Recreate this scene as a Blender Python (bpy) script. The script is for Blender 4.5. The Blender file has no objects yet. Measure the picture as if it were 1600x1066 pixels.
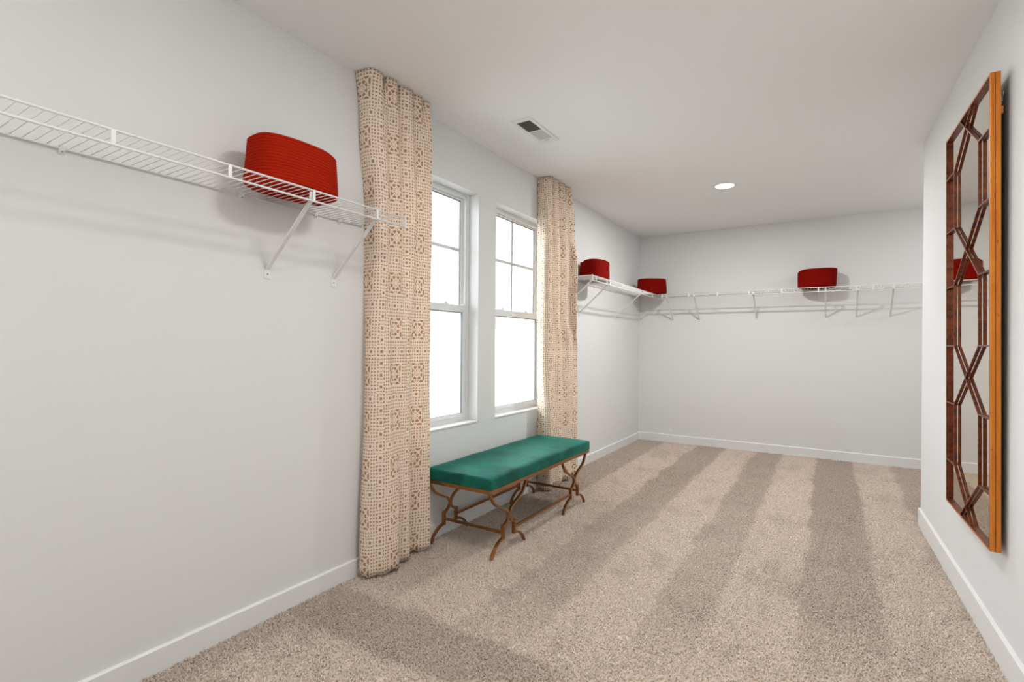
import bpy, bmesh, math, random
from mathutils import Vector, Matrix
S = bpy.context.scene
C = S.collection
random.seed(7)
PI = math.pi

# ------------------------------------------------------------------ camera, world, light
cam = bpy.data.cameras.new('camera')
cam.sensor_width = 36.0
cam.lens = 794.409 / 1600 * 36
cam.shift_y = (539.116 - 533) / 1600
cam.clip_start = 0.02
co = bpy.data.objects.new('camera', cam); C.objects.link(co)
Rv = Vector((0.84850452, 0.52912164, 0.00838831)); Uv = Vector((-0.00769494, -0.00351303, 0.99996422)); Fv = Vector((-0.52913218, 0.84853871, -0.00109074))
M = Matrix((Rv, Uv, -Fv)).transposed().to_4x4()
M.translation = Vector((0, 0, 1.26922))
co.matrix_world = M
S.camera = co

w = bpy.data.worlds.new('overcast_sky'); S.world = w; w.use_nodes = True
bg = w.node_tree.nodes['Background']
bg.inputs[0].default_value = (0.88, 0.95, 1.0, 1); bg.inputs[1].default_value = 6.3

S.view_settings.view_transform = 'Standard'
S.view_settings.look = 'None'
S.view_settings.gamma = 1.0
S.view_settings.use_curve_mapping = False
S.view_settings.exposure = 0.12
DOWNLIGHTS = [(-0.822, 4.98, 34), (-0.45, 1.55, 18), (1.55, 5.7, 8)]  # visible light; unseen one inferred from shadows and widened; added recess fill
FILL_GLOBES = [(-0.80, -1.05, 2.22, 38), (1.45, 5.45, 2.36, 5)]  # added globes out of view that brighten the ceiling and the recess

# ------------------------------------------------------------------ room numbers
XL, YB, XR, YR, SR, H = -2.194, 6.790, 0.566, 4.642, -0.0195, 2.74
YN = -2.4      # wall behind the camera
XA = 2.25      # right end of the recess
FZ = -0.012    # carpet backing; the pile tips reach z = 0
def xr(y): return XR + SR * (y - YR)

# ------------------------------------------------------------------ node helpers
def srgb(r, g, b):
    f = lambda c: (c/255/12.92) if c/255 <= 0.04045 else ((c/255+0.055)/1.055)**2.4
    return (f(r), f(g), f(b), 1)
class NG:
    def __init__(s, name):
        s.m = bpy.data.materials.new(name); s.m.use_nodes = True
        s.t = s.m.node_tree; s.n = s.t.nodes; s.l = s.t.links
        s.b = s.n['Principled BSDF']; s.out = s.n['Material Output']
    def new(s, t, **k):
        x = s.n.new(t)
        for a, v in k.items(): setattr(x, a, v)
        return x
    def put(s, sock, v):
        if isinstance(v, (int, float, tuple, list)): sock.default_value = v
        else: s.l.new(v, sock)
    def math(s, op, a, b=None, c=None):
        x = s.new('ShaderNodeMath', operation=op)
        s.put(x.inputs[0], a)
        if b is not None: s.put(x.inputs[1], b)
        if c is not None: s.put(x.inputs[2], c)
        return x.outputs[0]
    def noise(s, vec, scale, detail=2.0, rough=0.5, dist=0.0):
        x = s.new('ShaderNodeTexNoise'); x.inputs['Scale'].default_value = scale
        x.inputs['Detail'].default_value = detail; x.inputs['Roughness'].default_value = rough; x.inputs['Distortion'].default_value = dist
        if vec is not None: s.l.new(vec, x.inputs['Vector'])
        return x.outputs['Fac']
    def mix(s, f, a, b, mode='MIX'):
        x = s.new('ShaderNodeMix', data_type='RGBA', blend_type=mode)
        s.put(x.inputs[0], f); s.put(x.inputs[6], a); s.put(x.inputs[7], b)
        return x.outputs[2]
    def smooth(s, v, a, b):
        x = s.new('ShaderNodeMapRange', interpolation_type='SMOOTHSTEP')
        s.put(x.inputs[0], v); x.inputs[1].default_value = a; x.inputs[2].default_value = b
        return x.outputs[0]
    def pos(s): return s.new('ShaderNodeNewGeometry').outputs['Position']
    def objc(s): return s.new('ShaderNodeTexCoord').outputs['Object']
    def sep(s, v):
        x = s.new('ShaderNodeSeparateXYZ'); s.l.new(v, x.inputs[0]); return x.outputs
    def bump(s, h, strength=0.3, dist=0.002):
        x = s.new('ShaderNodeBump'); x.inputs['Strength'].default_value = strength; x.inputs['Distance'].default_value = dist
        s.l.new(h, x.inputs['Height']); s.l.new(x.outputs[0], s.b.inputs['Normal'])
def simple(name, col, rough=0.5, metal=0.0, nscale=0, namt=0.06, bump=0.0, **kw):
    g = NG(name)
    g.b.inputs['Roughness'].default_value = rough; g.b.inputs['Metallic'].default_value = metal
    if nscale:
        f = g.noise(g.objc(), nscale, 3)
        dark = tuple(c*(1-namt) for c in col[:3]) + (1,); lite = tuple(min(1, c*(1+namt)) for c in col[:3]) + (1,)
        g.l.new(g.mix(f, dark, lite), g.b.inputs['Base Color'])
        if bump: g.bump(f, bump)
    else: g.b.inputs['Base Color'].default_value = col
    for k, v in kw.items(): g.b.inputs[k.replace('_', ' ')].default_value = v
    return g.m

M_WALL = simple('painted_wall', (0.765, 0.768, 0.767, 1), 0.85, nscale=220, namt=0.01, bump=0.05)
M_CEIL = simple('painted_ceiling', (0.90, 0.905, 0.905, 1), 0.95, nscale=180, namt=0.01, bump=0.06)
M_TRIM = simple('semi_gloss_trim', (0.83, 0.83, 0.825, 1), 0.38, nscale=60, namt=0.008)
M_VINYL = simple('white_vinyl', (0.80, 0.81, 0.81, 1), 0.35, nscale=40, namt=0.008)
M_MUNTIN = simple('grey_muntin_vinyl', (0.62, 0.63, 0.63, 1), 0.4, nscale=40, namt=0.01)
M_GASKET = simple('grey_gasket', (0.22, 0.22, 0.22, 1), 0.6, nscale=40)
M_WIRE = simple('white_vinyl_coated_wire', (0.84, 0.84, 0.83, 1), 0.35, nscale=50, namt=0.01)
M_SCREW = simple('screw_steel', (0.30, 0.29, 0.28, 1), 0.4, 0.7, nscale=90)
M_BRONZE = simple('antique_bronze', (0.34, 0.155, 0.058, 1), 0.30, 0.88, nscale=30, namt=0.25)
M_DUCT_SHADE = simple('dark_void', (0.07, 0.07, 0.065, 1), 0.9, nscale=20)  # dark colour for the shade inside the vent
M_GRILLE = simple('grille_grey', (0.62, 0.62, 0.58, 1), 0.6, nscale=30)
M_BACK = simple('black_backing_board', (0.012, 0.012, 0.013, 1), 0.8, nscale=30)
M_HOOK = simple('bright_zinc', (0.75, 0.75, 0.75, 1), 0.25, 1.0, nscale=30)

def lamp_mat():
    g = NG('lamp_lens'); g.b.inputs['Base Color'].default_value = (0.9, 0.9, 0.88, 1)
    f = g.noise(g.objc(), 30)
    g.l.new(g.mix(f, (1, 0.97, 0.93, 1), (1, 0.985, 0.96, 1)), g.b.inputs['Emission Color'])
    g.b.inputs['Emission Strength'].default_value = 6.0
    return g.m
M_LENS = lamp_mat()
def glass_mat():
    g = NG('window_glass')
    tr = g.new('ShaderNodeBsdfTransparent'); gl = g.new('ShaderNodeBsdfGlossy'); gl.inputs['Roughness'].default_value = 0.02
    lw = g.new('ShaderNodeLayerWeight'); lw.inputs[0].default_value = 0.12
    mx = g.new('ShaderNodeMixShader'); g.l.new(lw.outputs['Fresnel'], mx.inputs[0]); g.l.new(tr.outputs[0], mx.inputs[1]); g.l.new(gl.outputs[0], mx.inputs[2])
    nz = g.noise(g.objc(), 3); g.l.new(g.mix(nz, (0.96, 0.98, 0.98, 1), (0.98, 0.99, 0.99, 1)), tr.inputs[0])
    g.l.new(mx.outputs[0], g.out.inputs[0]); return g.m
M_GLASS = glass_mat()
def mirror_mat():
    g = NG('silvered_mirror'); g.b.inputs['Metallic'].default_value = 1; g.b.inputs['Roughness'].default_value = 0.02
    f = g.noise(g.objc(), 6, 4)
    g.l.new(g.mix(f, (0.74, 0.69, 0.60, 1), (0.80, 0.75, 0.67, 1)), g.b.inputs['Base Color'])
    return g.m
M_MIRROR = mirror_mat()
def gold_mat():
    g = NG('gilded_wood')
    mp = g.new('ShaderNodeMapping'); g.l.new(g.objc(), mp.inputs[0]); mp.inputs['Scale'].default_value = (60, 60, 5)
    f = g.noise(mp.outputs[0], 1.0, 4, 0.6); f2 = g.noise(g.objc(), 45, 5, 0.7)
    c = g.mix(f, srgb(178, 90, 18), srgb(232, 146, 46))
    c = g.mix(g.smooth(f2, 0.60, 0.72), c, srgb(80, 34, 12))
    g.l.new(c, g.b.inputs['Base Color']); g.b.inputs['Metallic'].default_value = 0.35; g.b.inputs['Roughness'].default_value = 0.42
    g.bump(f2, 0.15, 0.001)
    return g.m
M_GOLD = gold_mat()
def lattice_mat():
    g = NG('bronzed_lattice')
    f2 = g.noise(g.objc(), 40, 5, 0.7)
    g.l.new(g.mix(g.smooth(f2, 0.35, 0.7), srgb(128, 62, 26), srgb(66, 28, 14)), g.b.inputs['Base Color'])
    g.b.inputs['Metallic'].default_value = 0.4; g.b.inputs['Roughness'].default_value = 0.35
    return g.m
M_LATT = lattice_mat()
def velvet_mat():
    g = NG('teal_velvet')
    o = g.objc(); f = g.noise(o, 3.0, 3, 0.6, 0.6); f2 = g.noise(o, 14, 4)
    v = g.math('ADD', g.math('MULTIPLY', f, 0.75), g.math('MULTIPLY', f2, 0.25))
    g.l.new(g.mix(g.smooth(v, 0.35, 0.62), (0.001, 0.062, 0.045, 1), (0.003, 0.140, 0.099, 1)), g.b.inputs['Base Color'])
    g.b.inputs['Roughness'].default_value = 0.62
    g.b.inputs['Sheen Weight'].default_value = 0.22; g.b.inputs['Sheen Roughness'].default_value = 0.3; g.b.inputs['Specular IOR Level'].default_value = 0.25; g.b.inputs['Sheen Tint'].default_value = (0.15, 0.9, 0.72, 1)
    g.bump(f2, 0.25, 0.004)
    return g.m
M_VELVET = velvet_mat()
def rope_mat(name, ca, cb):
    g = NG(name)
    f = g.noise(g.objc(), 160, 3); f2 = g.noise(g.objc(), 9, 2)
    c = g.mix(f, srgb(*ca), srgb(*cb)); c = g.mix(g.math('MULTIPLY', f2, 0.3), c, srgb(ca[0]-20, 8, 2))
    g.l.new(c, g.b.inputs['Base Color']); g.b.inputs['Roughness'].default_value = 0.9; g.b.inputs['Specular IOR Level'].default_value = 0.1
    g.bump(f, 0.4, 0.001); return g.m
M_ROPE = rope_mat('red_cotton_rope', (152, 27, 6), (190, 44, 12)); M_ROPE2 = rope_mat('deep_red_cotton_rope', (116, 9, 2), (148, 15, 4))

def carpet_mat(name, base):
    g = NG(name)
    P = g.pos(); x, y, z = g.sep(P)
    big = g.noise(P, 2.2, 4, 0.6); mid = g.noise(P, 9, 4, 0.65); fine = g.noise(P, 260, 2, 0.6); fine2 = g.noise(P, 70, 3, 0.6)
    wob = g.math('ADD', g.math('MULTIPLY', g.math('SUBTRACT', big, 0.5), 0.16), g.math('MULTIPLY', g.math('SUBTRACT', mid, 0.5), 0.10))
    xx = g.math('ADD', x, wob); yy = g.math('ADD', y, wob)
    def band(v, a, b, s=0.018):
        return g.math('MULTIPLY', g.smooth(v, a - s, a + s), g.math('SUBTRACT', 1.0, g.smooth(v, b - s, b + s)))
    acc = None
    # vacuum tracks: the nap lies the other way in these lanes
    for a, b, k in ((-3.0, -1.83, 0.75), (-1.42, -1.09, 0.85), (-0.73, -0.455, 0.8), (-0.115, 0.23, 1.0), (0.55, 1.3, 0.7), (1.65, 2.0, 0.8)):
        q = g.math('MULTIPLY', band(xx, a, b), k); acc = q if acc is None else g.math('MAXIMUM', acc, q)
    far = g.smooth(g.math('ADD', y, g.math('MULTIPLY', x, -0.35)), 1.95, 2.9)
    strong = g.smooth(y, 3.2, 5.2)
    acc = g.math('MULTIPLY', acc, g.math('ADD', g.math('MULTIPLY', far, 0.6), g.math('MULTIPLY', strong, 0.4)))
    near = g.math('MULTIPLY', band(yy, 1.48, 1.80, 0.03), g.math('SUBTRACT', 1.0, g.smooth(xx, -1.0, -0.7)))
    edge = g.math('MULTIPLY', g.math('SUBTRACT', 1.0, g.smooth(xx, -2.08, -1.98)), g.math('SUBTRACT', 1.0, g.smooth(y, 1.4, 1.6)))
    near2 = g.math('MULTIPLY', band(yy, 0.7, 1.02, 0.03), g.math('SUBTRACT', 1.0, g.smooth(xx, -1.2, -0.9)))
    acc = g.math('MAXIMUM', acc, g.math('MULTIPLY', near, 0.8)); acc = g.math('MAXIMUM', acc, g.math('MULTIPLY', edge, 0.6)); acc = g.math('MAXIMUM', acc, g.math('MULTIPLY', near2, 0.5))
    blot = g.math('MULTIPLY', g.smooth(g.math('ADD', g.math('MULTIPLY', big, 0.6), g.math('MULTIPLY', mid, 0.4)), 0.50, 0.60), 0.42)
    acc = g.math('MINIMUM', g.math('ADD', acc, g.math('MULTIPLY', blot, g.math('SUBTRACT', 1.0, g.math('MULTIPLY', acc, 0.7)))), 1.0)
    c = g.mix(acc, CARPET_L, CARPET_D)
    sp = g.math('ADD', g.math('MULTIPLY', fine, 0.65), g.math('MULTIPLY', fine2, 0.35))
    c = g.mix(g.smooth(sp, 0.36, 0.52), g.mix(0.62, c, (0.16, 0.125, 0.10, 1)), c)
    c = g.mix(g.math('MULTIPLY', g.smooth(sp, 0.55, 0.75), 0.35), c, (0.86, 0.78, 0.70, 1))
    if base: c = g.mix(0.3, c, (0.18, 0.145, 0.115, 1))
    g.l.new(c, g.b.inputs['Base Color']); g.b.inputs['Roughness'].default_value = 0.95
    g.b.inputs['Sheen Weight'].default_value = 0.15
    if base: g.bump(fine2, 0.6, 0.006)
    return g.m
CARPET_L = (0.78, 0.66, 0.565, 1); CARPET_D = (0.54, 0.44, 0.365, 1)
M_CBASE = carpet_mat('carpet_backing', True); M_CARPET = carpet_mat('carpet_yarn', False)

def curtain_mat():
    g = NG('printed_linen')
    uv = g.new('ShaderNodeUVMap').outputs[0]; u, v, _ = g.sep(uv)
    c = 0.0184; T = 14.0
    U = g.math('DIVIDE', u, c); V = g.math('DIVIDE', v, c)
    tu = g.math('FLOORED_MODULO', U, T); tv = g.math('FLOORED_MODULO', V, T)
    lt = lambda a, b: g.math('LESS_THAN', a, b); gt = lambda a, b: g.math('GREATER_THAN', a, b)
    mul = lambda a, b: g.math('MULTIPLY', a, b); sub = lambda a, b: g.math('SUBTRACT', a, b); ab = lambda a: g.math('ABSOLUTE', a)
    mn = lambda a, b: g.math('MINIMUM', a, b); mxx = lambda a, b: g.math('MAXIMUM', a, b); inv = lambda a: g.math('SUBTRACT', 1.0, a)
    # star block
    sx = ab(sub(tu, 3.5)); sy = ab(sub(tv, 3.5)); sm = g.math('ADD', sx, sy)
    d = mn(mn(sx, sy), mul(ab(sub(sx, sy)), 0.707))
    d = mn(d, mul(ab(sub(sm, 3.5)), 0.707)); d = mn(d, mul(ab(sub(sm, 1.6)), 0.707)); d = mn(d, ab(sub(mxx(sx, sy), 3.35)))
    d = mn(d, ab(sub(mxx(sx, sy), 2.3)))
    star = gt(d, 0.20)
    instar = mul(lt(tu, 7.0), lt(tv, 7.0))
    # small triangles, one to a cell
    fx = g.math('FRACT', tu); fy = g.math('FRACT', tv)
    tri = mul(mul(gt(fy, 0.16), lt(fy, 0.82)), lt(ab(sub(fx, 0.5)), mul(sub(0.86, fy), 0.54)))
    tri2 = mul(mul(gt(fx, 0.16), lt(fx, 0.82)), lt(ab(sub(fy, 0.5)), mul(sub(0.86, fx), 0.54)))
    colz = mul(gt(tu, 7.0), lt(tv, 7.0))
    tr = g.math('ADD', mul(tri, inv(colz)), mul(tri2, colz))
    # rings with a square heart in the bands
    a = sub(g.math('FLOORED_MODULO', sub(tu, 8.75), 3.5), 1.75); b = sub(g.math('FLOORED_MODULO', sub(tv, 8.75), 3.5), 1.75)
    mm = mxx(ab(a), ab(b))
    heart = lt(mm, 0.42)
    dots = mul(mul(gt(mm, 1.0), lt(mm, 1.42)), mul(lt(ab(sub(g.math('FRACT', U), 0.5)), 0.33), lt(ab(sub(g.math('FRACT', V), 0.5)), 0.33)))
    rr = mxx(heart, dots)
    band = mxx(mul(gt(tu, 8.75), lt(tu, 12.25)), mul(gt(tv, 8.75), lt(tv, 12.25)))
    plain = g.math('ADD', mul(band, rr), mul(inv(band), tr))
    fac = g.math('ADD', mul(instar, star), mul(inv(instar), plain))
    o = g.objc(); n = g.noise(o, 4, 3); nf = g.noise(o, 420, 2)
    ink = g.mix(n, srgb(160, 112, 74), srgb(192, 138, 92)); cloth = g.mix(nf, srgb(246, 228, 208), srgb(253, 240, 224))
    wear = g.math('MULTIPLY', g.smooth(nf, 0.15, 0.40), 0.92)
    col = g.mix(mul(fac, wear), cloth, ink)
    g.l.new(col, g.b.inputs['Base Color']); g.b.inputs['Roughness'].default_value = 0.9
    tl = g.new('ShaderNodeBsdfTranslucent'); g.l.new(col, tl.inputs[0])
    ms = g.new('ShaderNodeMixShader'); ms.inputs[0].default_value = 0.20
    g.l.new(g.b.outputs[0], ms.inputs[1]); g.l.new(tl.outputs[0], ms.inputs[2]); g.l.new(ms.outputs[0], g.out.inputs[0])
    g.bump(nf, 0.2, 0.0008)
    return g.m
M_CURT = curtain_mat()

# ------------------------------------------------------------------ mesh helpers
class MB:
    def __init__(s): s.v = []; s.f = []; s.sm = []
    def box(s, a, b):
        x0, y0, z0 = [min(p, q) for p, q in zip(a, b)]; x1, y1, z1 = [max(p, q) for p, q in zip(a, b)]
        return s.hexa([(x0,y0,z0),(x1,y0,z0),(x1,y1,z0),(x0,y1,z0),(x0,y0,z1),(x1,y0,z1),(x1,y1,z1),(x0,y1,z1)])
    def hexa(s, p):
        n = len(s.v); s.v += [tuple(q) for q in p]
        s.f += [tuple(n+i for i in q) for q in ((0,3,2,1),(4,5,6,7),(0,1,5,4),(1,2,6,5),(2,3,7,6),(3,0,4,7))]; s.sm += [False]*6
        return s
    def prism(s, poly, z0, z1):
        n = len(s.v); k = len(poly)
        s.v += [(x, y, z0) for x, y in poly] + [(x, y, z1) for x, y in poly]
        s.f += [tuple(n+k-1-i for i in range(k)), tuple(n+k+i for i in range(k))] + [(n+i, n+(i+1)%k, n+k+(i+1)%k, n+k+i) for i in range(k)]
        s.sm += [False]*(k+2); return s
    def bar(s, p, q, wa, wb, up=(0, 0, 1), ext=0.0):
        """rectangular bar from p to q: wa wide along the up side, wb across"""
        p = Vector(p); q = Vector(q); d = (q-p).normalized(); u = Vector(up); u = (u - d*u.dot(d)).normalized(); c = d.cross(u)
        p = p - d*ext; q = q + d*ext; u = u*wa/2; c = c*wb/2
        return s.hexa([p-u-c, p+u-c, p+u+c, p-u+c, q-u-c, q+u-c, q+u+c, q-u+c])
    def tube(s, pts, r, seg=8, smooth=True, square=False, up=(1, 0, 0)):
        pts = [Vector(p) for p in pts]; n0 = len(s.v); N = len(pts)
        for i, p in enumerate(pts):
            if i == 0: d = pts[1]-p
            elif i == N-1: d = p-pts[-2]
            else: d = (pts[i+1]-p).normalized() + (p-pts[i-1]).normalized()
            d.normalize(); u = Vector(up); u = u - d*u.dot(d)
            if u.length < 1e-4: u = Vector((0, 0, 1)) - d*d.z
            u.normalize(); c = d.cross(u)
            ra, rb = r if isinstance(r, tuple) else (r, r)
            for k in range(seg):
                a = 2*PI*(k+0.5)/seg; ca, sa = math.cos(a), math.sin(a)
                if square: ca = math.copysign(1, ca); sa = math.copysign(1, sa)
                s.v.append(tuple(p + u*ca*ra + c*sa*rb))
        for i in range(N-1):
            for k in range(seg):
                a = n0+i*seg+k; b = n0+i*seg+(k+1) % seg
                s.f.append((a, b, b+seg, a+seg)); s.sm.append(smooth and not square)
        s.f.append(tuple(n0+seg-1-k for k in range(seg))); s.f.append(tuple(n0+(N-1)*seg+k for k in range(seg))); s.sm += [False]*2
        return s
    def disc(s, c, r, z0, z1, seg=40, r2=None):
        n = len(s.v); r2 = r if r2 is None else r2
        for z, rr in ((z0, r), (z1, r2)):
            s.v += [(c[0]+rr*math.cos(2*PI*k/seg), c[1]+rr*math.sin(2*PI*k/seg), z) for k in range(seg)]
        s.f += [tuple(n+seg-1-k for k in range(seg)), tuple(n+seg+k for k in range(seg))]; s.sm += [False]*2
        for k in range(seg): s.f.append((n+k, n+(k+1) % seg, n+seg+(k+1) % seg, n+seg+k)); s.sm.append(True)
        return s
    def lathe(s, c, prof, seg=48):
        n = len(s.v)
        for r, z in prof: s.v += [(c[0]+r*math.cos(2*PI*k/seg), c[1]+r*math.sin(2*PI*k/seg), z) for k in range(seg)]
        for i in range(len(prof)-1):
            for k in range(seg):
                a = n+i*seg+k; b = n+i*seg+(k+1) % seg; s.f.append((a, b, b+seg, a+seg)); s.sm.append(True)
        return s
    def mesh(s, name, mat, bevel=0.0):
        m = bpy.data.meshes.new(name); m.from_pydata(s.v, [], s.f); m.materials.append(mat)
        m.polygons.foreach_set('use_smooth', s.sm)
        bm = bmesh.new(); bm.from_mesh(m)
        bmesh.ops.recalc_face_normals(bm, faces=bm.faces)
        if bevel:
            ed = [e for e in bm.edges if len(e.link_faces) == 2 and e.calc_face_angle(0) > 0.6]
            bmesh.ops.bevel(bm, geom=ed, offset=bevel, segments=2, affect='EDGES', profile=0.5)
        bm.to_mesh(m); bm.free(); m.update()
        return m
def obj(name, mb, mat=None, parent=None, bevel=0.0, loc=None):
    m = mb if isinstance(mb, bpy.types.Mesh) else mb.mesh(name, mat, bevel)
    o = bpy.data.objects.new(name, m); C.objects.link(o)
    if loc is not None: o.location = loc
    if parent:
        o.parent = parent
        if loc is None: o.matrix_parent_inverse = parent_inv(parent)
    return o
def world(p):
    m = p.matrix_parent_inverse @ p.matrix_basis
    return world(p.parent) @ m if p.parent else p.matrix_basis.copy()
def parent_inv(p): return world(p).inverted()
def tag(o, label=None, cat=None, group=None, kind=None):
    for k, v in (('label', label), ('category', cat), ('group', group), ('kind', kind)):
        if v: o[k] = v
    return o
def thing(name, loc, label, cat, group=None, kind=None):
    o = bpy.data.objects.new(name, None); o.empty_display_size = 0.05; C.objects.link(o); o.location = loc
    return tag(o, label, cat, group, kind)

# ------------------------------------------------------------------ shell
def struct(name, mb, mat, label, cat, parent=None, bevel=0.0):
    o = obj(name, mb, mat, parent, bevel); tag(o, label, cat, kind='structure'); return o
WT = 0.16
fl = struct('floor', MB().box((XL-WT, YN-WT, FZ-0.1), (XA+WT, YB+WT, FZ)), M_CBASE, 'carpeted floor of the long narrow room', 'floor')
struct('ceiling', MB().box((XL-WT, YN-WT, H), (XA+WT, YB+WT, H+0.1)), M_CEIL, 'flat off-white painted ceiling', 'ceiling')
W1 = (2.165, 3.043); W2 = (3.275, 4.153); WZ = (0.695, 2.371)
mb = MB(); x0, x1 = XL-WT, XL
ys = [YN-WT, W1[0], W1[1], W2[0], W2[1], YB+WT]
for i in (0, 2, 4): mb.box((x0, ys[i], FZ), (x1, ys[i+1], H))
for a, b in (W1, W2): mb.box((x0, a, FZ), (x1, b, WZ[0])); mb.box((x0, a, WZ[1]), (x1, b, H))
struct('ground', MB().box((-60, -50, -3.2), (XL-1.0, 60, -3.0)), simple('pale_gravel', (0.36, 0.35, 0.33, 1), 0.9, nscale=0.6, namt=0.1), 'pale ground outside the windows', 'ground')
struct('wall_left', mb, M_WALL, 'long off-white wall on the left with two deep window openings', 'wall')
struct('wall_back', MB().box((XL, YB, FZ), (XA+WT, YB+WT, H)), M_WALL, 'off-white far end wall carrying the wire shelf', 'wall')
struct('wall_right', MB().prism([(XR, YR), (xr(YN), YN), (xr(YN)+WT, YN), (XR+WT+0.05, YR-WT), (XR+WT+0.05, YR)], FZ, H), M_WALL, 'off-white wall on the right behind the hanging mirror, ending in an outside corner', 'wall')
struct('wall_recess', MB().box((XR+WT+0.05, YR-WT, FZ), (XA, YR, H)), M_WALL, 'wall of the recess turning right behind the mirror wall', 'wall')
struct('wall_far_right', MB().box((XA, YR-WT, FZ), (XA+WT, YB, H)), M_WALL, 'right end wall of the recess beyond the mirror wall', 'wall')
mb = MB().box((XL, YN-WT, FZ), (-0.9, YN, H)).box((0.0, YN-WT, FZ), (xr(YN)+WT, YN, H)).box((-0.9, YN-WT, 2.04), (0.0, YN, H))
struct('wall_front', mb, M_WALL, 'wall behind the camera with the entrance door', 'wall')
d = struct('door_1', MB().box((-0.9, YN-0.09, FZ), (0.0, YN-0.05, 2.04)), M_TRIM, 'white entrance door behind the camera', 'door')
for zz in ((0.2, 0.95), (1.1, 1.9)):
    for xx in ((-0.78, -0.5), (-0.4, -0.12)): obj('door_panel', MB().box((xx[0], YN-0.051, zz[0]), (xx[1], YN-0.044, zz[1])), M_TRIM, d, 0.002)
obj('door_knob', MB().tube([(-0.07, YN-0.05, 1.0), (-0.07, YN-0.01, 1.0)], 0.012).tube([(-0.07, YN-0.015, 1.0), (-0.07, YN+0.02, 1.0)], 0.026, 16), M_SCREW, d)

def board(name, pts_in, h, label, t=0.014):
    """baseboard along a polyline of floor points; thickness to the room side (left of the direction of travel)"""
    mb = MB()
    P = [Vector(p) for p in pts_in]; n = len(P); off = []
    for i in range(n):
        ds = []
        if i > 0: ds.append((P[i]-P[i-1]).normalized())
        if i < n-1: ds.append((P[i+1]-P[i]).normalized())
        ns = [Vector((-q.y, q.x)) for q in ds]; m = sum(ns, Vector((0, 0))); m = m / (m.length**2) * len(ns) if len(ns) > 1 else m
        if len(ns) > 1:
            m = (ns[0]+ns[1]); m = m / (1+ns[0].dot(ns[1]))
        off.append(m)
    for i in range(n-1):
        a, b = P[i], P[i+1]; oa, ob = off[i]*t, off[i+1]*t; ca, cb = off[i]*(t-0.005), off[i+1]*(t-0.005)
        mb.hexa([(a.x, a.y, FZ), (b.x, b.y, FZ), (b.x+ob.x, b.y+ob.y, FZ), (a.x+oa.x, a.y+oa.y, FZ),
                 (a.x, a.y, h-0.006), (b.x, b.y, h-0.006), (b.x+ob.x, b.y+ob.y, h-0.006), (a.x+oa.x, a.y+oa.y, h-0.006)])
        mb.hexa([(a.x, a.y, h-0.006), (b.x, b.y, h-0.006), (b.x+ob.x, b.y+ob.y, h-0.006), (a.x+oa.x, a.y+oa.y, h-0.006),
                 (a.x, a.y, h), (b.x, b.y, h), (b.x+cb.x, b.y+cb.y, h), (a.x+ca.x, a.y+ca.y, h)])
    return struct(name, mb, M_TRIM, label, 'baseboard')
board('baseboard_left', [(XL, YB), (XL, YN)], 0.090, 'white baseboard along the left wall below the windows')
board('baseboard_back', [(XA, YB), (XL, YB)], 0.100, 'white baseboard along the far end wall')
board('baseboard_right', [(xr(YN), YN), (XR, YR), (XA, YR)], 0.120, 'white baseboard under the mirror, wrapping the outside corner')

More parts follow.
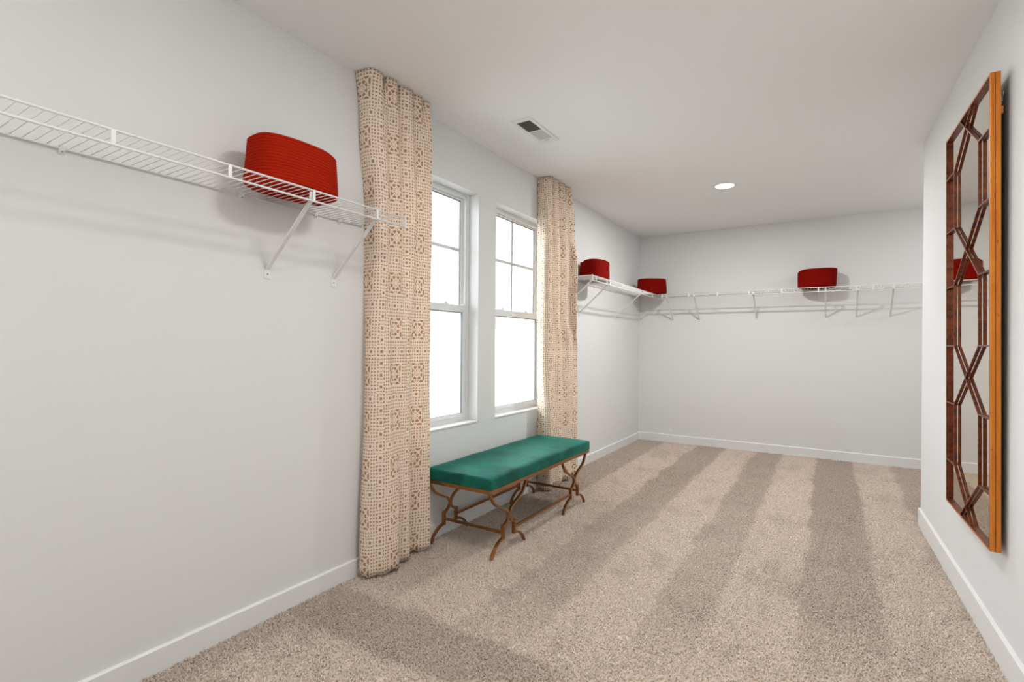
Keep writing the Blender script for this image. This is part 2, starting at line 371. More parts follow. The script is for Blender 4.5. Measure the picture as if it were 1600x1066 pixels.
# ------------------------------------------------------------------ windows
def window(n, ya, yb_, label):
    z0, z1 = WZ
    root = thing('window_%d' % n, (XL, (ya+yb_)/2, z0), label, 'window', kind='structure')
    xi, xo = XL-0.095, XL-0.158
    ja = 0.034
    def ring(name, xa, xb, ya_, yb2, za, zb, w_, wt=None, wb=None, mat=M_VINYL, par=root, bev=0.002):
        wt = w_ if wt is None else wt; wb = w_ if wb is None else wb
        m = MB().box((xa, ya_, za), (xb, ya_+w_, zb)).box((xa, yb2-w_, za), (xb, yb2, zb)).box((xa, ya_+w_, za), (xb, yb2-w_, za+wb)).box((xa, ya_+w_, zb-wt), (xb, yb2-w_, zb))
        return obj(name, m, mat, par, bev)
    # wood sill at the bottom of the reveal
    obj('window_sill', MB().box((XL-0.10, ya+0.001, z0), (XL+0.006, yb_-0.001, z0+0.012)), M_TRIM, root, 0.002)
    fr = ring('window_frame', xo, xi, ya, yb_, z0+0.012, z1, ja, 0.03, 0.03)
    obj('frame_stop', MB().box((xi, ya+0.004, z0+0.012), (xi+0.010, ya+0.016, z1)).box((xi, yb_-0.016, z0+0.012), (xi+0.010, yb_-0.004, z1)), M_VINYL, root)
    zm = 1.505
    # upper sash sits outside, lower sash inside
    ua, ub = ya+ja-0.004, yb_-ja+0.004
    up = ring('upper_sash', xi-0.050, xi-0.026, ua, ub, zm-0.01, z1-0.026, 0.026, 0.020, 0.035)
    lo = ring('lower_sash', xi-0.022, xi+0.004, ua, ub, z0+0.028, zm+0.048, 0.032, 0.052, 0.036)
    obj('gasket', MB().box((xi-0.044, ua+0.026, zm+0.025), (xi-0.032, ua+0.030, z1-0.046)).box((xi-0.044, ub-0.030, zm+0.025), (xi-0.032, ub-0.026, z1-0.046)).box((xi-0.044, ua+0.026, z1-0.051), (xi-0.028, ub-0.026, z1-0.046)), M_GASKET, up)
    obj('gasket', MB().box((xi-0.018, ua+0.032, z0+0.064), (xi-0.002, ua+0.036, zm-0.004)).box((xi-0.018, ub-0.036, z0+0.064), (xi-0.002, ub-0.032, zm-0.004)).box((xi-0.018, ua+0.032, zm-0.009), (xi-0.002, ub-0.032, zm-0.004)).box((xi-0.018, ua+0.032, z0+0.064), (xi-0.004, ub-0.032, z0+0.067)), M_GASKET, lo)
    yc = (ya+yb_)/2; zc = 1.962
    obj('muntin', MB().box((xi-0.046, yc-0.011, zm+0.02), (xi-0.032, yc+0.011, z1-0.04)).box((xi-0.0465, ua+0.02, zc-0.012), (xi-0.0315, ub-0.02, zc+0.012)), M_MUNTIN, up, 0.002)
    for a, b in ((ua+0.024, yc-0.006), (yc+0.006, ub-0.024)):
        for c_, d_ in ((zm+0.02, zc-0.007), (zc+0.007, z1-0.044)):
            obj('pane', MB().box((xi-0.040, a, c_), (xi-0.037, b, d_)), M_GLASS, up)
    obj('pane', MB().box((xi-0.012, ua+0.03, z0+0.06), (xi-0.009, ub-0.03, zm-0.002)), M_GLASS, lo)
    for yy in (yc-0.19, yc+0.19):
        lk = obj('sash_lock', MB().box((xi-0.018, yy-0.028, zm+0.047), (xi+0.000, yy+0.028, zm+0.055)).tube([(xi-0.008, yy, zm+0.053), (xi-0.008, yy, zm+0.064)], 0.012, 12).box((xi-0.012, yy-0.004, zm+0.062), (xi-0.004, yy+0.034, zm+0.069)), M_VINYL, lo)
    for yy in (ua+0.016, ub-0.016):
        obj('tilt_latch', MB().box((xi-0.016, yy-0.02, zm+0.046), (xi+0.002, yy+0.02, zm+0.054)), M_VINYL, lo)
    obj('lift_rail', MB().box((xi+0.003, yc-0.3, z0+0.045), (xi+0.012, yc+0.3, z0+0.051)), M_VINYL, lo)
    return root
window(1, W1[0], W1[1], 'nearer white double-hung window, left side covered by the near curtain')
window(2, W2[0], W2[1], 'farther white double-hung window with four upper panes, beside the far curtain')

# ------------------------------------------------------------------ carpet pile (geometry nodes: uncountable tufts)
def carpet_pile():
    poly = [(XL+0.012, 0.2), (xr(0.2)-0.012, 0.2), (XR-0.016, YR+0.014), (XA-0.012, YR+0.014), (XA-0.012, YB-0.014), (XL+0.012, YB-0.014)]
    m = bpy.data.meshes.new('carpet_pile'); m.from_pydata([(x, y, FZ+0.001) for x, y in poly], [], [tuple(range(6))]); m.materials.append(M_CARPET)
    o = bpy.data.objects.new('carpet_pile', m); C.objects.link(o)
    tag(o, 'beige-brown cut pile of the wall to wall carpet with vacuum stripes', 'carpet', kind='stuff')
    t = bpy.data.node_groups.new('carpet_tufts', 'GeometryNodeTree')
    t.interface.new_socket('Geometry', in_out='INPUT', socket_type='NodeSocketGeometry'); t.interface.new_socket('Geometry', in_out='OUTPUT', socket_type='NodeSocketGeometry')
    N = t.nodes; L = t.links
    gi = N.new('NodeGroupInput'); go = N.new('NodeGroupOutput')
    dp = N.new('GeometryNodeDistributePointsOnFaces'); dp.distribute_method = 'RANDOM'; dp.inputs['Density'].default_value = 15000; dp.inputs['Seed'].default_value = 3
    cone = N.new('GeometryNodeMeshCone'); cone.inputs['Vertices'].default_value = 5; cone.inputs['Radius Top'].default_value = 0.0026; cone.inputs['Radius Bottom'].default_value = 0.0042; cone.inputs['Depth'].default_value = 0.0125
    sm = N.new('GeometryNodeSetMaterial'); sm.inputs['Material'].default_value = M_CARPET
    rv = N.new('FunctionNodeRandomValue'); rv.data_type = 'FLOAT_VECTOR'; rv.inputs[0].default_value = (-0.75, -0.75, 0); rv.inputs[1].default_value = (0.75, 0.75, 6.28)
    sv = N.new('FunctionNodeRandomValue'); sv.data_type = 'FLOAT_VECTOR'; sv.inputs[0].default_value = (0.7, 0.7, 0.7); sv.inputs[1].default_value = (1.25, 1.25, 1.1); sv.inputs['Seed'].default_value = 5
    ip = N.new('GeometryNodeInstanceOnPoints')
    L.new(gi.outputs[0], dp.inputs['Mesh']); L.new(dp.outputs['Points'], ip.inputs['Points']); L.new(cone.outputs['Mesh'], sm.inputs['Geometry']); L.new(sm.outputs[0], ip.inputs['Instance'])
    L.new(rv.outputs[0], ip.inputs['Rotation']); L.new(sv.outputs[0], ip.inputs['Scale'])
    jg = N.new('GeometryNodeJoinGeometry'); L.new(gi.outputs[0], jg.inputs[0]); L.new(ip.outputs[0], jg.inputs[0]); L.new(jg.outputs[0], go.inputs[0])
    md = o.modifiers.new('tufts', 'NODES'); md.node_group = t
    return o
carpet_pile()

# ------------------------------------------------------------------ recessed lights and vent
def downlight(x, y, power, label, k=1.0):
    t = thing('recessed_light', (x, y, H), label, 'ceiling light')
    obj('trim_ring', MB().lathe((0, 0), [(a*k, b) for a, b in ((0.080, 0.0), (0.079, -0.0035), (0.083, -0.006), (0.100, -0.006), (0.108, -0.003), (0.109, 0.0))]), M_TRIM, t, loc=(0, 0, 0))
    obj('lens', MB().disc((0, 0), 0.081*k, -0.0032, -0.0005), M_LENS, t, loc=(0, 0, 0))
    l = bpy.data.lights.new('downlight', 'AREA'); l.shape = 'DISK'; l.size = 0.15*k; l.energy = power; l.color = (1.0, 0.99, 0.975)
    lo = bpy.data.objects.new('downlight', l); C.objects.link(lo); lo.parent = t; lo.location = (0, 0, -0.008)
LL = ['round white recessed light in the ceiling, glowing, above the far half of the carpet', 'wide round flush light in the ceiling just above the camera', 'round recessed light in the ceiling of the recess hidden past the mirror wall']
for (x, y, pw), lb in zip(DOWNLIGHTS, LL): downlight(x, y, pw, lb, 2.6 if abs(y-1.55) < 0.01 else 1.0)

def fill_globe(x, y, z, strength, label):
    """semi-flush milk glass globe outside the frame: canopy, stem, glowing globe"""
    t = thing('globe_lamp', (x, y, H), label, 'ceiling light', 'milk glass globe lamps')
    obj('canopy', MB().lathe((0, 0), [(0.0, -0.03), (0.04, -0.029), (0.062, -0.018), (0.07, 0.0)], 32), M_TRIM, t, loc=(0, 0, 0))
    obj('stem', MB().tube([(0, 0, -0.025), (0, 0, z-H+0.14)], 0.010, 12), M_TRIM, t, loc=(0, 0, 0))
    g = NG('milk_glass'); g.b.inputs['Base Color'].default_value = (0.9, 0.9, 0.88, 1)
    g.l.new(g.mix(g.noise(g.objc(), 8), (1, 0.985, 0.965, 1), (1, 0.995, 0.98, 1)), g.b.inputs['Emission Color']); g.b.inputs['Emission Strength'].default_value = strength
    prof = [(0.15*math.sin(PI*k/20), z-H-0.15*math.cos(PI*k/20)) for k in range(21)]
    prof[0] = (0.001, prof[0][1]); prof[-1] = (0.03, prof[-1][1]-0.003)
    obj('globe', MB().lathe((0, 0), prof, 40), g.m, t, loc=(0, 0, 0))
for (x, y, z, e), lb in zip(FILL_GLOBES, ['milk glass globe lamp hanging from the ceiling behind the camera', 'milk glass globe lamp hanging in the recess hidden past the mirror wall']): fill_globe(x, y, z, e, lb)

t = thing('ceiling_vent', (-1.722, 3.048, H), 'white rectangular air register in the ceiling above the windows', 'vent')
def vb(a, b): return MB().box((a[0]-1.722, a[1]-3.048-0, a[2]), (b[0]-1.722, b[1]-3.048, b[2]))
hx, hy = 0.074, 0.212
m = MB().box((-hx, -hy, -0.006), (-0.050, hy, 0)).box((0.050, -hy, -0.006), (hx, hy, 0)).box((-0.050, -hy, -0.006), (0.050, -0.172, 0)).box((-0.050, 0.150, -0.006), (0.050, hy, 0)).box((-0.050, -0.008, -0.006), (0.050, 0.002, 0))
obj('vent_plate', m, M_TRIM, t, 0.0015, loc=(0, 0, 0))
obj('vent_duct', MB().box((-0.050, -0.172, -0.0012), (0.050, 0.150, -0.0002)), M_DUCT_SHADE, t, loc=(0, 0, 0))  # flat dark sheet stands in for the shaded duct interior
for k in range(11):
    y = -0.166 + k*0.0148
    if y < -0.012: obj('vent_slat', MB().hexa([(-0.05, y, -0.0055), (0.05, y, -0.0055), (0.05, y+0.0012, -0.0055), (-0.05, y+0.0012, -0.0055), (-0.05, y+0.005, -0.0015), (0.05, y+0.005, -0.0015), (0.05, y+0.0062, -0.0015), (-0.05, y+0.0062, -0.0015)]), M_GRILLE, t, loc=(0, 0, 0))  # grey puts the shade of these tilted slats into the colour
for k in range(11):
    y = 0.006 + k*0.0134
    obj('vent_slat', MB().hexa([(-0.05, y, -0.0055), (0.05, y, -0.0055), (0.05, y+0.0115, -0.004), (-0.05, y+0.0115, -0.004), (-0.05, y, -0.0045), (0.05, y, -0.0045), (0.05, y+0.0115, -0.003), (-0.05, y+0.0115, -0.003)]), M_TRIM, t, loc=(0, 0, 0))
obj('damper_lever', MB().box((-0.010, 0.156, -0.012), (0.018, 0.160, -0.006)), M_GRILLE, t, loc=(0, 0, 0))

o = obj('cover_plate', MB().box((-1.79, YB-0.006, 0.125), (-1.745, YB, 0.175)), M_TRIM, None, 0.002)
tag(o, 'tiny white cover plate low on the far wall, just above the baseboard', 'wall plate')

# ------------------------------------------------------------------ wire shelves
DZ = 1.918
def shelf(u0, u1, P, label, straps, clips, braces, pitch=0.0298, depth=0.325, endcap=(True, True)):
    """P(u, o, z) gives the world point: u along the wall, o away from it"""
    root = thing('wire_shelf', P((u0+u1)/2, 0, DZ), label, 'shelf', 'white wire shelves')
    out = Vector(P(0, 1, 0)) - Vector(P(0, 0, 0)); al = Vector(P(1, 0, 0)) - Vector(P(0, 0, 0))
    zt = DZ; zl = DZ-0.046
    obj('back_rail', MB().tube([P(u0, 0.010, zt-0.005), P(u1, 0.010, zt-0.005)], 0.0036, 8), M_WIRE, root)
    obj('front_rail', MB().tube([P(u0, depth, zt), P(u1, depth, zt)], 0.0042, 8), M_WIRE, root)
    obj('lip_rail', MB().tube([P(u0, depth+0.002, zl), P(u1, depth+0.002, zl)], 0.0044, 8), M_WIRE, root)
    obj('middle_rail', MB().tube([P(u0, depth-0.008, zl+0.002), P(u1, depth-0.008, zl+0.002)], 0.0022, 6), M_WIRE, root)
    # deck wires: straight over the deck, one shared mesh
    wm = None; n = int((u1-u0-0.01)/pitch)
    base = Vector(P(u0+0.006, 0, zt))
    wm = MB().tube([out*0.008 + Vector((0, 0, -0.0005)), out*(depth) + Vector((0, 0, 0.0018))], 0.0017, 6).mesh('deck_wire', M_WIRE)
    for k in range(n+1):
        w_ = bpy.data.objects.new('deck_wire', wm); C.objects.link(w_); w_.parent = root
        w_.location = base + al*(k*pitch) - root.location
    sm_ = MB().hexa([tuple(al*a + out*b + Vector((0, 0, c))) for a, b, c in ((-0.006, -0.002, -0.024), (0.006, -0.002, -0.024), (0.006, 0.002, -0.024), (-0.006, 0.002, -0.024), (-0.006, -0.002, 0.024), (0.006, -0.002, 0.024), (0.006, 0.002, 0.024), (-0.006, 0.002, 0.024))]).mesh('lip_strap', M_WIRE)
    for u in straps:
        q = bpy.data.objects.new('lip_strap', sm_); C.objects.link(q); q.parent = root; q.location = Vector(P(u, depth+0.004, (zt+zl)/2)) - root.location
    for u in clips:
        m = MB().hexa([P(u+a, b, DZ+c) for a, b, c in ((-0.008, 0, -0.026), (0.008, 0, -0.026), (0.008, 0.009, -0.018), (-0.008, 0.009, -0.018), (-0.008, 0, 0.006), (0.008, 0, 0.006), (0.008, 0.017, 0.002), (-0.008, 0.017, 0.002))])
        q = obj('wall_clip', m, M_WIRE, root)
        obj('screw', MB().tube([P(u, 0.008, DZ-0.016), P(u, 0.0125, DZ-0.016)], 0.0028, 8), M_SCREW, q)
    for u in braces:
        m = MB().tube([P(u, 0.006, 1.605), P(u, 0.012, 1.612), P(u, depth-0.010, zl+0.006), P(u, depth-0.006, zt-0.006)], (0.0085, 0.0045), 4, square=True, up=tuple(al))
        q = obj('support_brace', m, M_WIRE, root)
        obj('brace_foot', MB().hexa([P(u+a, b, c) for a, b, c in ((-0.0145, 0, 1.562), (0.0145, 0, 1.562), (0.0145, 0.005, 1.562), (-0.0145, 0.005, 1.562), (-0.0145, 0, 1.603), (0.0145, 0, 1.603), (0.0145, 0.006, 1.603), (-0.0145, 0.006, 1.603))]), M_WIRE, q)
        obj('screw', MB().tube([P(u, 0.004, 1.582), P(u, 0.0078, 1.582)], 0.0038, 8), M_SCREW, q)
        obj('screw', MB().tube([P(u, depth-0.001, zt-0.016), P(u+0.006, depth+0.002, zt-0.016)], 0.004, 8), M_SCREW, q)
    for e, u in zip(endcap, (u0, u1)):
        if e:
            obj('end_cap', MB().hexa([P(u+a, b, c) for a, b, c in ((-0.004, depth-0.006, zl-0.008), (0.004, depth-0.006, zl-0.008), (0.004, depth+0.008, zl-0.008), (-0.004, depth+0.008, zl-0.008), (-0.004, depth-0.006, zt+0.007), (0.004, depth-0.006, zt+0.007), (0.004, depth+0.008, zt+0.007), (-0.004, depth+0.008, zt+0.007))]), M_WIRE, root, 0.001)
    return root
PL = lambda u, o, z: (XL+o, u, z)
PB = lambda u, o, z: (u, YB-o, z)
shelf(-0.8, 1.938, PL, 'long white wire shelf on the near left wall, reaching over the near curtain edge', [0.315+0.358*k for k in range(-3, 5)], [0.645-0.614, 0.645, 1.26, 1.64, 1.785], [-0.3, 1.385, 1.752])
ls = shelf(4.392, YB-0.008, PL, 'short white wire shelf on the left wall between the far curtain and the corner', [4.48+0.358*k for k in range(6)] + [6.54, 6.64], [4.6, 5.2, 5.8, 6.3], [4.418, 4.826, 5.864], endcap=(True, False))
obj('end_rail', MB().tube([PL(4.392, 0.01, DZ), PL(4.392, 0.325, DZ)], 0.004, 8).tube([PL(4.392, 0.30, DZ-0.046), PL(4.392, 0.325, DZ-0.046)], 0.004, 8), M_WIRE, ls)
shelf(XL+0.340, XA-0.006, PB, 'long white wire shelf across the far end wall', [-1.80, -1.471, -1.138, -0.795, -0.456, -0.102, 0.237, 0.385, 0.561, 0.95, 1.3, 1.66, 2.0], [-1.7, -1.3, -0.7, -0.1, 0.42, 1.1, 1.7], [-1.739, -1.409, -0.748, -0.036, 0.254, 0.556, 1.2, 1.8], endcap=(False, True))

# ------------------------------------------------------------------ rope baskets
def basket(center, ang, L, D, Hh, label, dips, flare=0.0, seed=1, lean=(0, 0)):
    rope = M_ROPE if seed == 1 else M_ROPE2
    rnd = random.Random(seed)
    root = thing('rope_basket', center, label, 'basket', 'red coiled rope baskets')
    root.rotation_euler = (0, 0, ang)
    seg = 72; nl = int(round(Hh/0.0128)); rh = Hh/nl; r = rh/2
    def sup(a, ra, rb, e=2.7):
        c, s_ = math.cos(a), math.sin(a)
        return (math.copysign(abs(c)**(2/e), c)*ra, math.copysign(abs(s_)**(2/e), s_)*rb)
    def dip(a):
        return sum(am*math.exp(-((math.atan2(math.sin(a-a0), math.cos(a-a0)))/wd)**2) for a0, am, wd in dips)
    v = []; f = []
    def ringpts(ins, z, t):
        out = []
        for k in range(seg):
            a = 2*PI*k/seg
            wob = 1 + 0.012*math.sin(3*a+seed+t*2.2) + 0.010*t*math.sin(5*a+seed*2)
            inset = 0.030*max(0, 1-t/0.14)**2
            ra = (L/2 - inset + flare*(t-0.3))*wob - ins; rb = (D/2 - inset + flare*0.6*(t-0.3))*wob - ins
            x, y = sup(a, ra, rb)
            out.append((x + lean[0]*t, y + lean[1]*t, z + dip(a)*t**1.5))
        return out
    rings = []
    # outside: half-round ropes bottom to top
    for i in range(nl):
        for q, (dz, bu) in enumerate(((0.05, 0.0052), (0.25, 0.0008), (0.5, 0.0), (0.75, 0.0008), (0.95, 0.0052))):
            t_ = (i+dz)/nl; rings.append(ringpts(bu, (i+dz)*rh, t_))
    rings.append(ringpts(0.005, Hh+0.001, 1.0)); rings.append(ringpts(0.0085, Hh-0.003, 1.0))
    for i in range(nl-1, 0, -3): rings.append(ringpts(0.010, i*rh, i/nl))
    rings.append(ringpts(0.012, 0.010, 0.04))
    mb = MB()
    for rg in rings: mb.v += rg
    for i in range(len(rings)-1):
        for k in range(seg):
            a = i*seg+k; b = i*seg+(k+1) % seg; mb.f.append((a, b, b+seg, a+seg)); mb.sm.append(True)
    obj('basket_wall', mb, rope, root, loc=(0, 0, 0))
    # coiled base
    mb = MB(); n0 = 0; ra, rb = L/2-0.030-flare*0.3, D/2-0.030-flare*0.18; prof = []
    nb = 9
    for i in range(nb*2+1):
        q = 1 - i/(nb*2+0.5); z = 0.0 if i % 2 else 0.003
        prof.append([(x*q, y*q, z+0.0006) for x, y in (sup(2*PI*k/seg, ra, rb) for k in range(seg))])
    for rg in prof: mb.v += rg
    for i in range(len(prof)-1):
        for k in range(seg):
            a = i*seg+k; b = i*seg+(k+1) % seg; mb.f.append((a, b, b+seg, a+seg)); mb.sm.append(True)
    top = len(mb.v); mb.v += [(x, y, 0.010) for x, y, z in prof[0]]
    mb.f.append(tuple(top+k for k in range(seg))); mb.sm.append(False)
    mb.f.append(tuple((len(prof)-1)*seg+seg-1-k for k in range(seg))); mb.sm.append(False)
    for k in range(seg): mb.f.append((k, (k+1) % seg, top+(k+1) % seg, top+k)); mb.sm.append(False)
    obj('basket_base', mb, rope, root, loc=(0, 0, 0))
    return root
BZ = DZ + 0.0042
basket((XL+0.168, 1.400, BZ), PI/2, 0.405, 0.255, 0.205, 'large red coiled rope basket on the near left wire shelf', [(-PI/2+0.9, -0.008, 0.5)], -0.016, 1)
basket((XL+0.165, 4.835, BZ), PI/2, 0.385, 0.26, 0.195, 'red rope basket at the curtain end of the far left wire shelf', [(PI*0.8, -0.03, 0.4)], -0.01, 2)
basket((XL+0.255, 6.50, BZ), 0.55, 0.365, 0.25, 0.195, 'red rope basket in the room corner where the two far shelves meet', [(0.2, -0.015, 0.7)], -0.008, 3)
basket((-0.120, YB-0.165, BZ), 0.0, 0.375, 0.27, 0.21, 'red rope basket standing alone on the far end wall shelf', [(PI, -0.03, 0.7)], 0.006, 4)

# ------------------------------------------------------------------ curtains
def resample(pts, n):
    pts = [Vector(p) for p in pts]
    # Catmull-Rom then even arclength
    fine = []
    for i in range(len(pts)-1):
        p0 = pts[max(0, i-1)]; p1 = pts[i]; p2 = pts[i+1]; p3 = pts[min(len(pts)-1, i+2)]
        for k in range(12):
            t = k/12; fine.append(0.5*((2*p1) + (p2-p0)*t + (2*p0-5*p1+4*p2-p3)*t*t + (3*p1-p0-3*p2+p3)*t**3))
    fine.append(pts[-1])
    d = [0]
    for a, b in zip(fine, fine[1:]): d.append(d[-1]+(b-a).length)
    out = []; j = 0
    for i in range(n):
        s_ = d[-1]*i/(n-1)
        while j < len(d)-2 and d[j+1] < s_: j += 1
        q = (s_-d[j])/max(1e-9, d[j+1]-d[j]); out.append(fine[j].lerp(fine[j+1], q))
    return out, d[-1]
def curtain(stations, label, uoff=0.0, wall_y0=0.0):
    """stations: (z, [(o, y), ...]) from the ceiling down"""
    n = 190; nz = 70
    st = [(z,) + resample(p, n) for z, p in stations]
    Wd = 1.12*st[1][2]
    zt, zb = stations[0][0], stations[-1][0]
    y0 = stations[0][1][0][1]
    root = thing('curtain_panel', (XL, y0, 0.0), label, 'curtain', 'patterned window curtains')
    v = []; uv = []
    for j in range(nz+1):
        z = zt + (zb-zt)*j/nz
        for a, b in zip(st, st[1:]):
            if b[0] - 1e-9 <= z <= a[0] + 1e-9: break
        q = (a[0]-z)/(a[0]-b[0]); q = q*q*(3-2*q) if a is not st[0] else 1-(1-q)**1.8
        for i in range(n):
            p = a[1][i].lerp(b[1][i], q)
            s_ = i/(n-1)
            o = p.x + 0.004*math.sin(z*2.3+s_*21) + 0.0015*math.sin(z*11+s_*50)
            y = p.y + 0.004*math.sin(z*1.7+s_*15)*min(1, s_*6)
            zz = z + (0.004*math.sin(s_*40) if j == nz else 0) + (0.003*math.sin(s_*60) if j == 0 else 0)
            v.append((XL+max(0.003, o), y, zz)); uv.append((uoff + s_*Wd, z))
    f = []
    for j in range(nz):
        for i in range(n-1):
            a = j*n+i; f.append((a, a+1, a+1+n, a+n))
    m = bpy.data.meshes.new('curtain_cloth'); m.from_pydata(v, [], f); m.materials.append(M_CURT)
    m.polygons.foreach_set('use_smooth', [True]*len(f))
    L = m.uv_layers.new(name='UVMap'); L.data.foreach_set('uv', [c for l in m.loops for c in uv[l.vertex_index]])
    o = obj('curtain_cloth', m, None, root)
    md = o.modifiers.new('thickness', 'SOLIDIFY'); md.thickness = 0.0022; md.offset = 0
    ye = stations[0][1][-1][1]
    obj('curtain_rod', MB().tube([(XL+0.002, y0+0.03, zt-0.03), (XL+0.06, y0+0.03, zt-0.03), (XL+0.068, y0+0.04, zt-0.03), (XL+0.068, ye-0.02, zt-0.03)], 0.008, 10), M_WIRE, root)
    return root
c1_top = [(.005,1.885),(.06,1.885),(.112,1.895),(.128,1.93),(.122,1.975),(.075,2.000),(.118,2.018),(.13,2.055),(.12,2.085),(.075,2.100),(.118,2.118),(.13,2.16),(.12,2.197),(.075,2.212),(.118,2.23),(.13,2.265),(.12,2.293),(.08,2.308),(.115,2.325),(.12,2.345)]
c1_up = [(.006,1.915),(.05,1.905),(.095,1.915),(.122,1.95),(.120,2.00),(.098,2.03),(.112,2.06),(.124,2.09),(.112,2.115),(.095,2.14),(.112,2.17),(.124,2.20),(.108,2.235),(.092,2.265),(.108,2.30),(.120,2.34),(.112,2.385)]
c1_sh = [(.006,1.955),(.05,1.953),(.092,1.955),(.118,1.975),(.120,2.02),(.098,2.05),(.112,2.08),(.124,2.11),(.112,2.135),(.095,2.16),(.112,2.19),(.124,2.22),(.108,2.25),(.092,2.28),(.108,2.31),(.120,2.35),(.112,2.395)]
c1_mid = [(.010,1.962),(.05,1.938),(.09,1.945),(.118,1.985),(.122,2.04),(.105,2.08),(.112,2.12),(.125,2.155),(.122,2.20),(.100,2.235),(.092,2.27),(.110,2.31),(.120,2.355),(.112,2.395)]
c1_bot = [(.025,1.915),(.06,1.900),(.105,1.915),(.140,1.975),(.152,2.05),(.150,2.095),(.120,2.108),(.105,2.13),(.112,2.17),(.122,2.205),(.098,2.225),(.072,2.25),(.078,2.30),(.105,2.345),(.122,2.385)]
curtain([(2.736, c1_top), (2.45, c1_up), (2.02, c1_sh), (1.82, c1_sh), (1.2, c1_mid), (0.012, c1_bot)], 'near full-length cream curtain with rust print, beside the near wire shelf end', 0.03)
c2_top = [(.005,3.912),(.06,3.915),(.120,3.922),(.135,3.945),(.125,3.975),(.08,3.995),(.122,4.015),(.13,4.055),(.12,4.090),(.08,4.105),(.122,4.125),(.13,4.17),(.12,4.225),(.08,4.245),(.122,4.265),(.13,4.30),(.12,4.330),(.115,4.345)]
c2_up = [(.005,3.92),(.05,3.905),(.10,3.90),(.128,3.935),(.120,3.98),(.098,4.01),(.118,4.05),(.128,4.09),(.112,4.13),(.096,4.16),(.114,4.20),(.126,4.245),(.11,4.29),(.096,4.33),(.115,4.385),(.125,4.42)]
c2_sh = [(.006,3.925),(.05,3.903),(.10,3.885),(.129,3.92),(.124,3.97),(.10,4.01),(.116,4.055),(.13,4.10),(.115,4.145),(.095,4.175),(.112,4.21),(.13,4.255),(.118,4.29),(.13,4.325),(.175,4.345),(.192,4.368),(.172,4.380)]
c2_mid = [(.006,3.93),(.05,3.90),(.10,3.875),(.130,3.91),(.128,3.97),(.105,4.02),(.115,4.07),(.135,4.13),(.122,4.19),(.095,4.24),(.108,4.29),(.13,4.35),(.115,4.42),(.10,4.47),(.125,4.525)]
c2_bot = [(.010,3.93),(.06,3.905),(.115,3.886),(.160,3.905),(.160,3.955),(.112,3.99),(.118,4.05),(.152,4.11),(.140,4.17),(.100,4.21),(.110,4.26),(.140,4.32),(.120,4.40),(.095,4.44),(.12,4.50),(.118,4.55)]
curtain([(2.736, c2_top), (2.40, c2_up), (2.0, c2_sh), (1.55, c2_sh), (1.2, c2_mid), (0.52, c2_bot), (0.015, c2_bot)], 'far full-length cream curtain with rust print, behind the far end of the bench', 0.11)

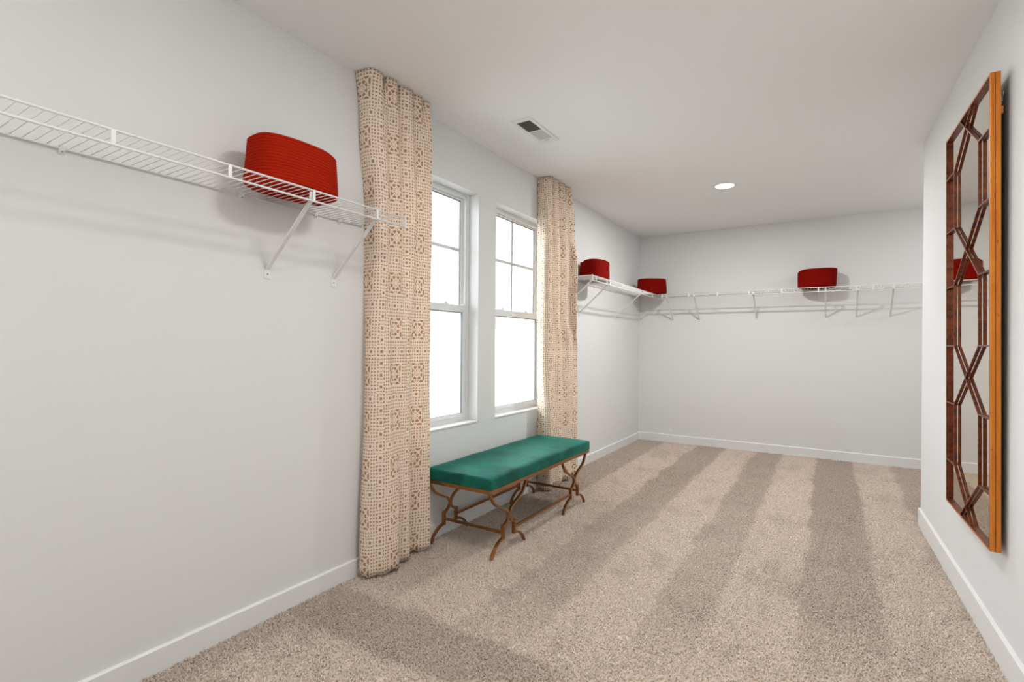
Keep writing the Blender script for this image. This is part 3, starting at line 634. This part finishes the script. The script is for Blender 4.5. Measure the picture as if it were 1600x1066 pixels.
# ------------------------------------------------------------------ bench
def bench():
    X0, X1, Y0, Y1 = -2.150, -1.655, 2.440, 3.872
    cx, cy = (X0+X1)/2, (Y0+Y1)/2
    root = thing('upholstered_bench', (cx, cy, 0), 'long bench with teal velvet seat and curved bronze legs under the windows', 'bench')
    # cushion: soft-edged slab, slightly domed
    nx, ny, nz_ = 18, 44, 7; ztop, zbot = 0.481, 0.412
    a, b, h = (X1-X0)/2, (Y1-Y0)/2, (ztop-zbot)/2
    bm = bmesh.new(); bmesh.ops.create_cube(bm, size=2)
    bmesh.ops.subdivide_edges(bm, edges=bm.edges[:], cuts=15, use_grid_fill=True)
    for v_ in bm.verts:
        x, y, z = v_.co
        # squeeze grid towards the edges then round the corners
        r = 0.009
        rm = lambda c_, lim: math.copysign((abs(c_)*8/6*(lim-r)) if abs(c_)*8 <= 6 else (lim-r+(abs(c_)*8-6)/2*r), c_)
        P = Vector((rm(x, a), rm(y, b), rm(z, h)))
        q = Vector([max(-(lim-r), min(lim-r, c_)) for c_, lim in zip(P, (a, b, h))]); d_ = P-q
        if d_.length > 1e-6: P = q + d_.normalized()*min(r, d_.length)
        dome = (1-(x)**4)*(1-(y)**6)
        if z > 0.99: P.z += 0.008*dome + 0.0020*math.sin(P.y*13+P.x*7) * dome + 0.0015*math.sin(P.y*31-P.x*11)*dome
        v_.co = P + Vector((cx, cy, (ztop+zbot)/2))
    for fc in bm.faces: fc.smooth = True
    m = bpy.data.meshes.new('seat_cushion'); bm.to_mesh(m); bm.free(); m.materials.append(M_VELVET)
    cu = obj('seat_cushion', m, None, root)
    pip = []
    for (px, py) in ((X1, Y0), (X1, Y1)): pass
    # apron frame
    ap = MB(); z0, z1, w_ = 0.391, 0.414, 0.022; xa, xb, ya, yb2 = X0+0.004, X1-0.003, Y0+0.004, Y1-0.004
    ap.box((xb-w_, ya, z0), (xb, yb2, z1)).box((xa, ya, z0), (xa+w_, yb2, z1)).box((xa+w_, ya, z0), (xb-w_, ya+w_, z1)).box((xa+w_, yb2-w_, z0), (xb-w_, yb2, z1))
    obj('seat_frame', ap, M_BRONZE, root, 0.002)
    Lc = [(2.452, .396), (2.462, .368), (2.50, .322), (2.545, .294), (2.589, .272), (2.625, .256), (2.650, .232), (2.655, .212), (2.645, .190), (2.618, .170), (2.598, .164)]
    LcR = [(2.868, .396), (2.852, .360), (2.820, .320), (2.765, .292), (2.722, .276), (2.690, .258), (2.668, .232), (2.662, .208), (2.674, .186), (2.700, .168), (2.716, .164)]
    foot = [(2.594, .092), (2.560, .086), (2.520, .066), (2.488, .038), (2.466, .002)]
    footR = [(2.720, .092), (2.754, .086), (2.794, .066), (2.826, .038), (2.848, .002)]
    def leg(x, curve, blk, ft, off):
        def W(p): return (x, p[0]+off, p[1])
        m = MB()
        for pl in (curve, ft):
            pts, _ = resample([Vector((0, p[0], p[1])) for p in pl], 22)
            m.tube([(x, q.y+off, q.z) for q in pts], (0.0095, 0.0065), 4, square=True, up=(1, 0, 0))
        m.box((x-0.0105, blk+off-0.009, 0.084), (x+0.0105, blk+off+0.009, 0.172))
        return obj('leg', m, M_BRONZE, root, 0.0015)
    for x in (X1-0.016, X0+0.018):
        for off in (0.0, 0.950):
            leg(x, Lc, 2.594, foot, off); leg(x, LcR, 2.720, footR, off)
    xf, xk = X1-0.016, X0+0.018
    for y in (2.594, 2.720+0.950):
        obj('cross_stretcher', MB().box((xk, y-0.007, 0.118), (xf, y+0.007, 0.134)), M_BRONZE, root, 0.001)
    for x in (xf, xk):
        obj('long_stretcher', MB().box((x-0.007, 2.720, 0.116), (x+0.007, 2.594+0.95, 0.132)), M_BRONZE, root, 0.001)
bench()

# ------------------------------------------------------------------ mirror
def mirror():
    yc = 3.133; hw = 0.400; z0, z1 = 0.458, 2.372; th = math.atan(0.0195)
    root = thing('wall_mirror', (xr(yc), yc, z0), 'tall wall mirror with gilded frame and geometric lattice on the right wall', 'mirror')
    root.rotation_euler = (0, -0.007, th)
    # local: x < 0 into the room, y along the wall, z up from the frame bottom
    Hh = z1-z0; XF = -0.052; XB = -0.019; fw = 0.010
    def B(mb, a, b): return mb.box(a, b)
    def side(name, ya, yb_, za, zb, mat):
        q = obj(name, MB().box((XF, ya, za), (XF+0.0150, yb_, zb)), mat, root, 0.0012, loc=(0, 0, 0))
        iy, iz = (0.004, 0) if yb_-ya < 0.1 else (0, 0.004)
        obj('frame_backer', MB().box((XF+0.0150, ya+iy, za+iz), (XF+0.0175, yb_-iy, zb-iz)).box((XF+0.0175, ya, za), (XB, yb_, zb)), mat, q, 0.0008, loc=(0, 0, 0))
    for a_, b_, c_, d_ in ((-hw+fw, -hw+fw+0.002, fw, Hh-fw), (hw-fw-0.002, hw-fw, fw, Hh-fw), (-hw+fw, hw-fw, fw, fw+0.002), (-hw+fw, hw-fw, Hh-fw-0.002, Hh-fw)):
        obj('inner_liner', MB().box((XF-0.0006, a_, c_), (XF+0.0145, b_, d_)), M_LATT, root, loc=(0, 0, 0))
    side('frame_side', -hw, -hw+fw, 0, Hh, M_GOLD); side('frame_side', hw-fw, hw, 0, Hh, M_GOLD)
    side('frame_rail', -hw+fw, hw-fw, 0, fw, M_GOLD); side('frame_rail', -hw+fw, hw-fw, Hh-fw, Hh, M_GOLD)
    obj('mirror_glass', MB().box((XF+0.0145, -hw+fw, fw), (XF+0.0185, hw-fw, Hh-fw)), M_MIRROR, root, loc=(0, 0, 0))
    obj('backing_board', MB().box((XB+0.0002, -hw+0.02, 0.02), (XB+0.004, hw-0.02, Hh-0.02)), M_BACK, root, loc=(0, 0, 0))
    xm = XF+0.0062; dy = 0.222
    Zj = [fw, 0.224, 0.527, 0.822, 1.127, 1.417, 1.700, Hh-fw]
    def lb(name, p, q, k=0.0): obj(name, MB().bar((xm, p[0], p[1]), (xm, q[0], q[1]), 0.0122, 0.0070, up=(1, 0, 0), ext=k), M_LATT, root, 0.0008, loc=(0, 0, 0))
    for s_ in (-1, 1):
        for i in (1, 3, 5): lb('lattice_upright', (s_*dy, Zj[i]), (s_*dy, Zj[i+1]), 0.003)
        for z in Zj[1:7]: lb('lattice_crosspiece', (s_*dy, z), (s_*(hw-fw), z))
        for i in (2, 4):
            lb('lattice_diagonal', (s_*dy, Zj[i]), (-s_*dy, Zj[i+1]), 0.002)
        lb('lattice_diagonal', (s_*dy, Zj[1]), (-s_*0.10, Zj[0]), 0.002)
        lb('lattice_diagonal', (s_*dy, Zj[6]), (-s_*0.10, Zj[7]), 0.002)
    # hanging hardware in the gap behind the frame
    for s_ in (-1, 1):
        br = obj('hanger_bracket', MB().box((XB-0.001, s_*(hw-0.025)-0.012, Hh-0.165), (-0.009, s_*(hw-0.025)+0.012, Hh-0.135)), M_GOLD, root, 0.001, loc=(0, 0, 0))
    pts = [(-0.010, -hw+0.02+0.01*math.sin(k*0.9), Hh-0.115+k*0.006) for k in range(13)]
    obj('hanging_wire', MB().tube(pts, 0.0012, 6).tube([(-0.012, -hw+0.03, Hh-0.13), (-0.012, -hw+0.03, Hh-0.06), (-0.010, 0, Hh-0.02), (-0.012, hw-0.03, Hh-0.06), (-0.012, hw-0.03, Hh-0.13)], 0.0012, 6), M_HOOK, root, loc=(0, 0, 0))
mirror()
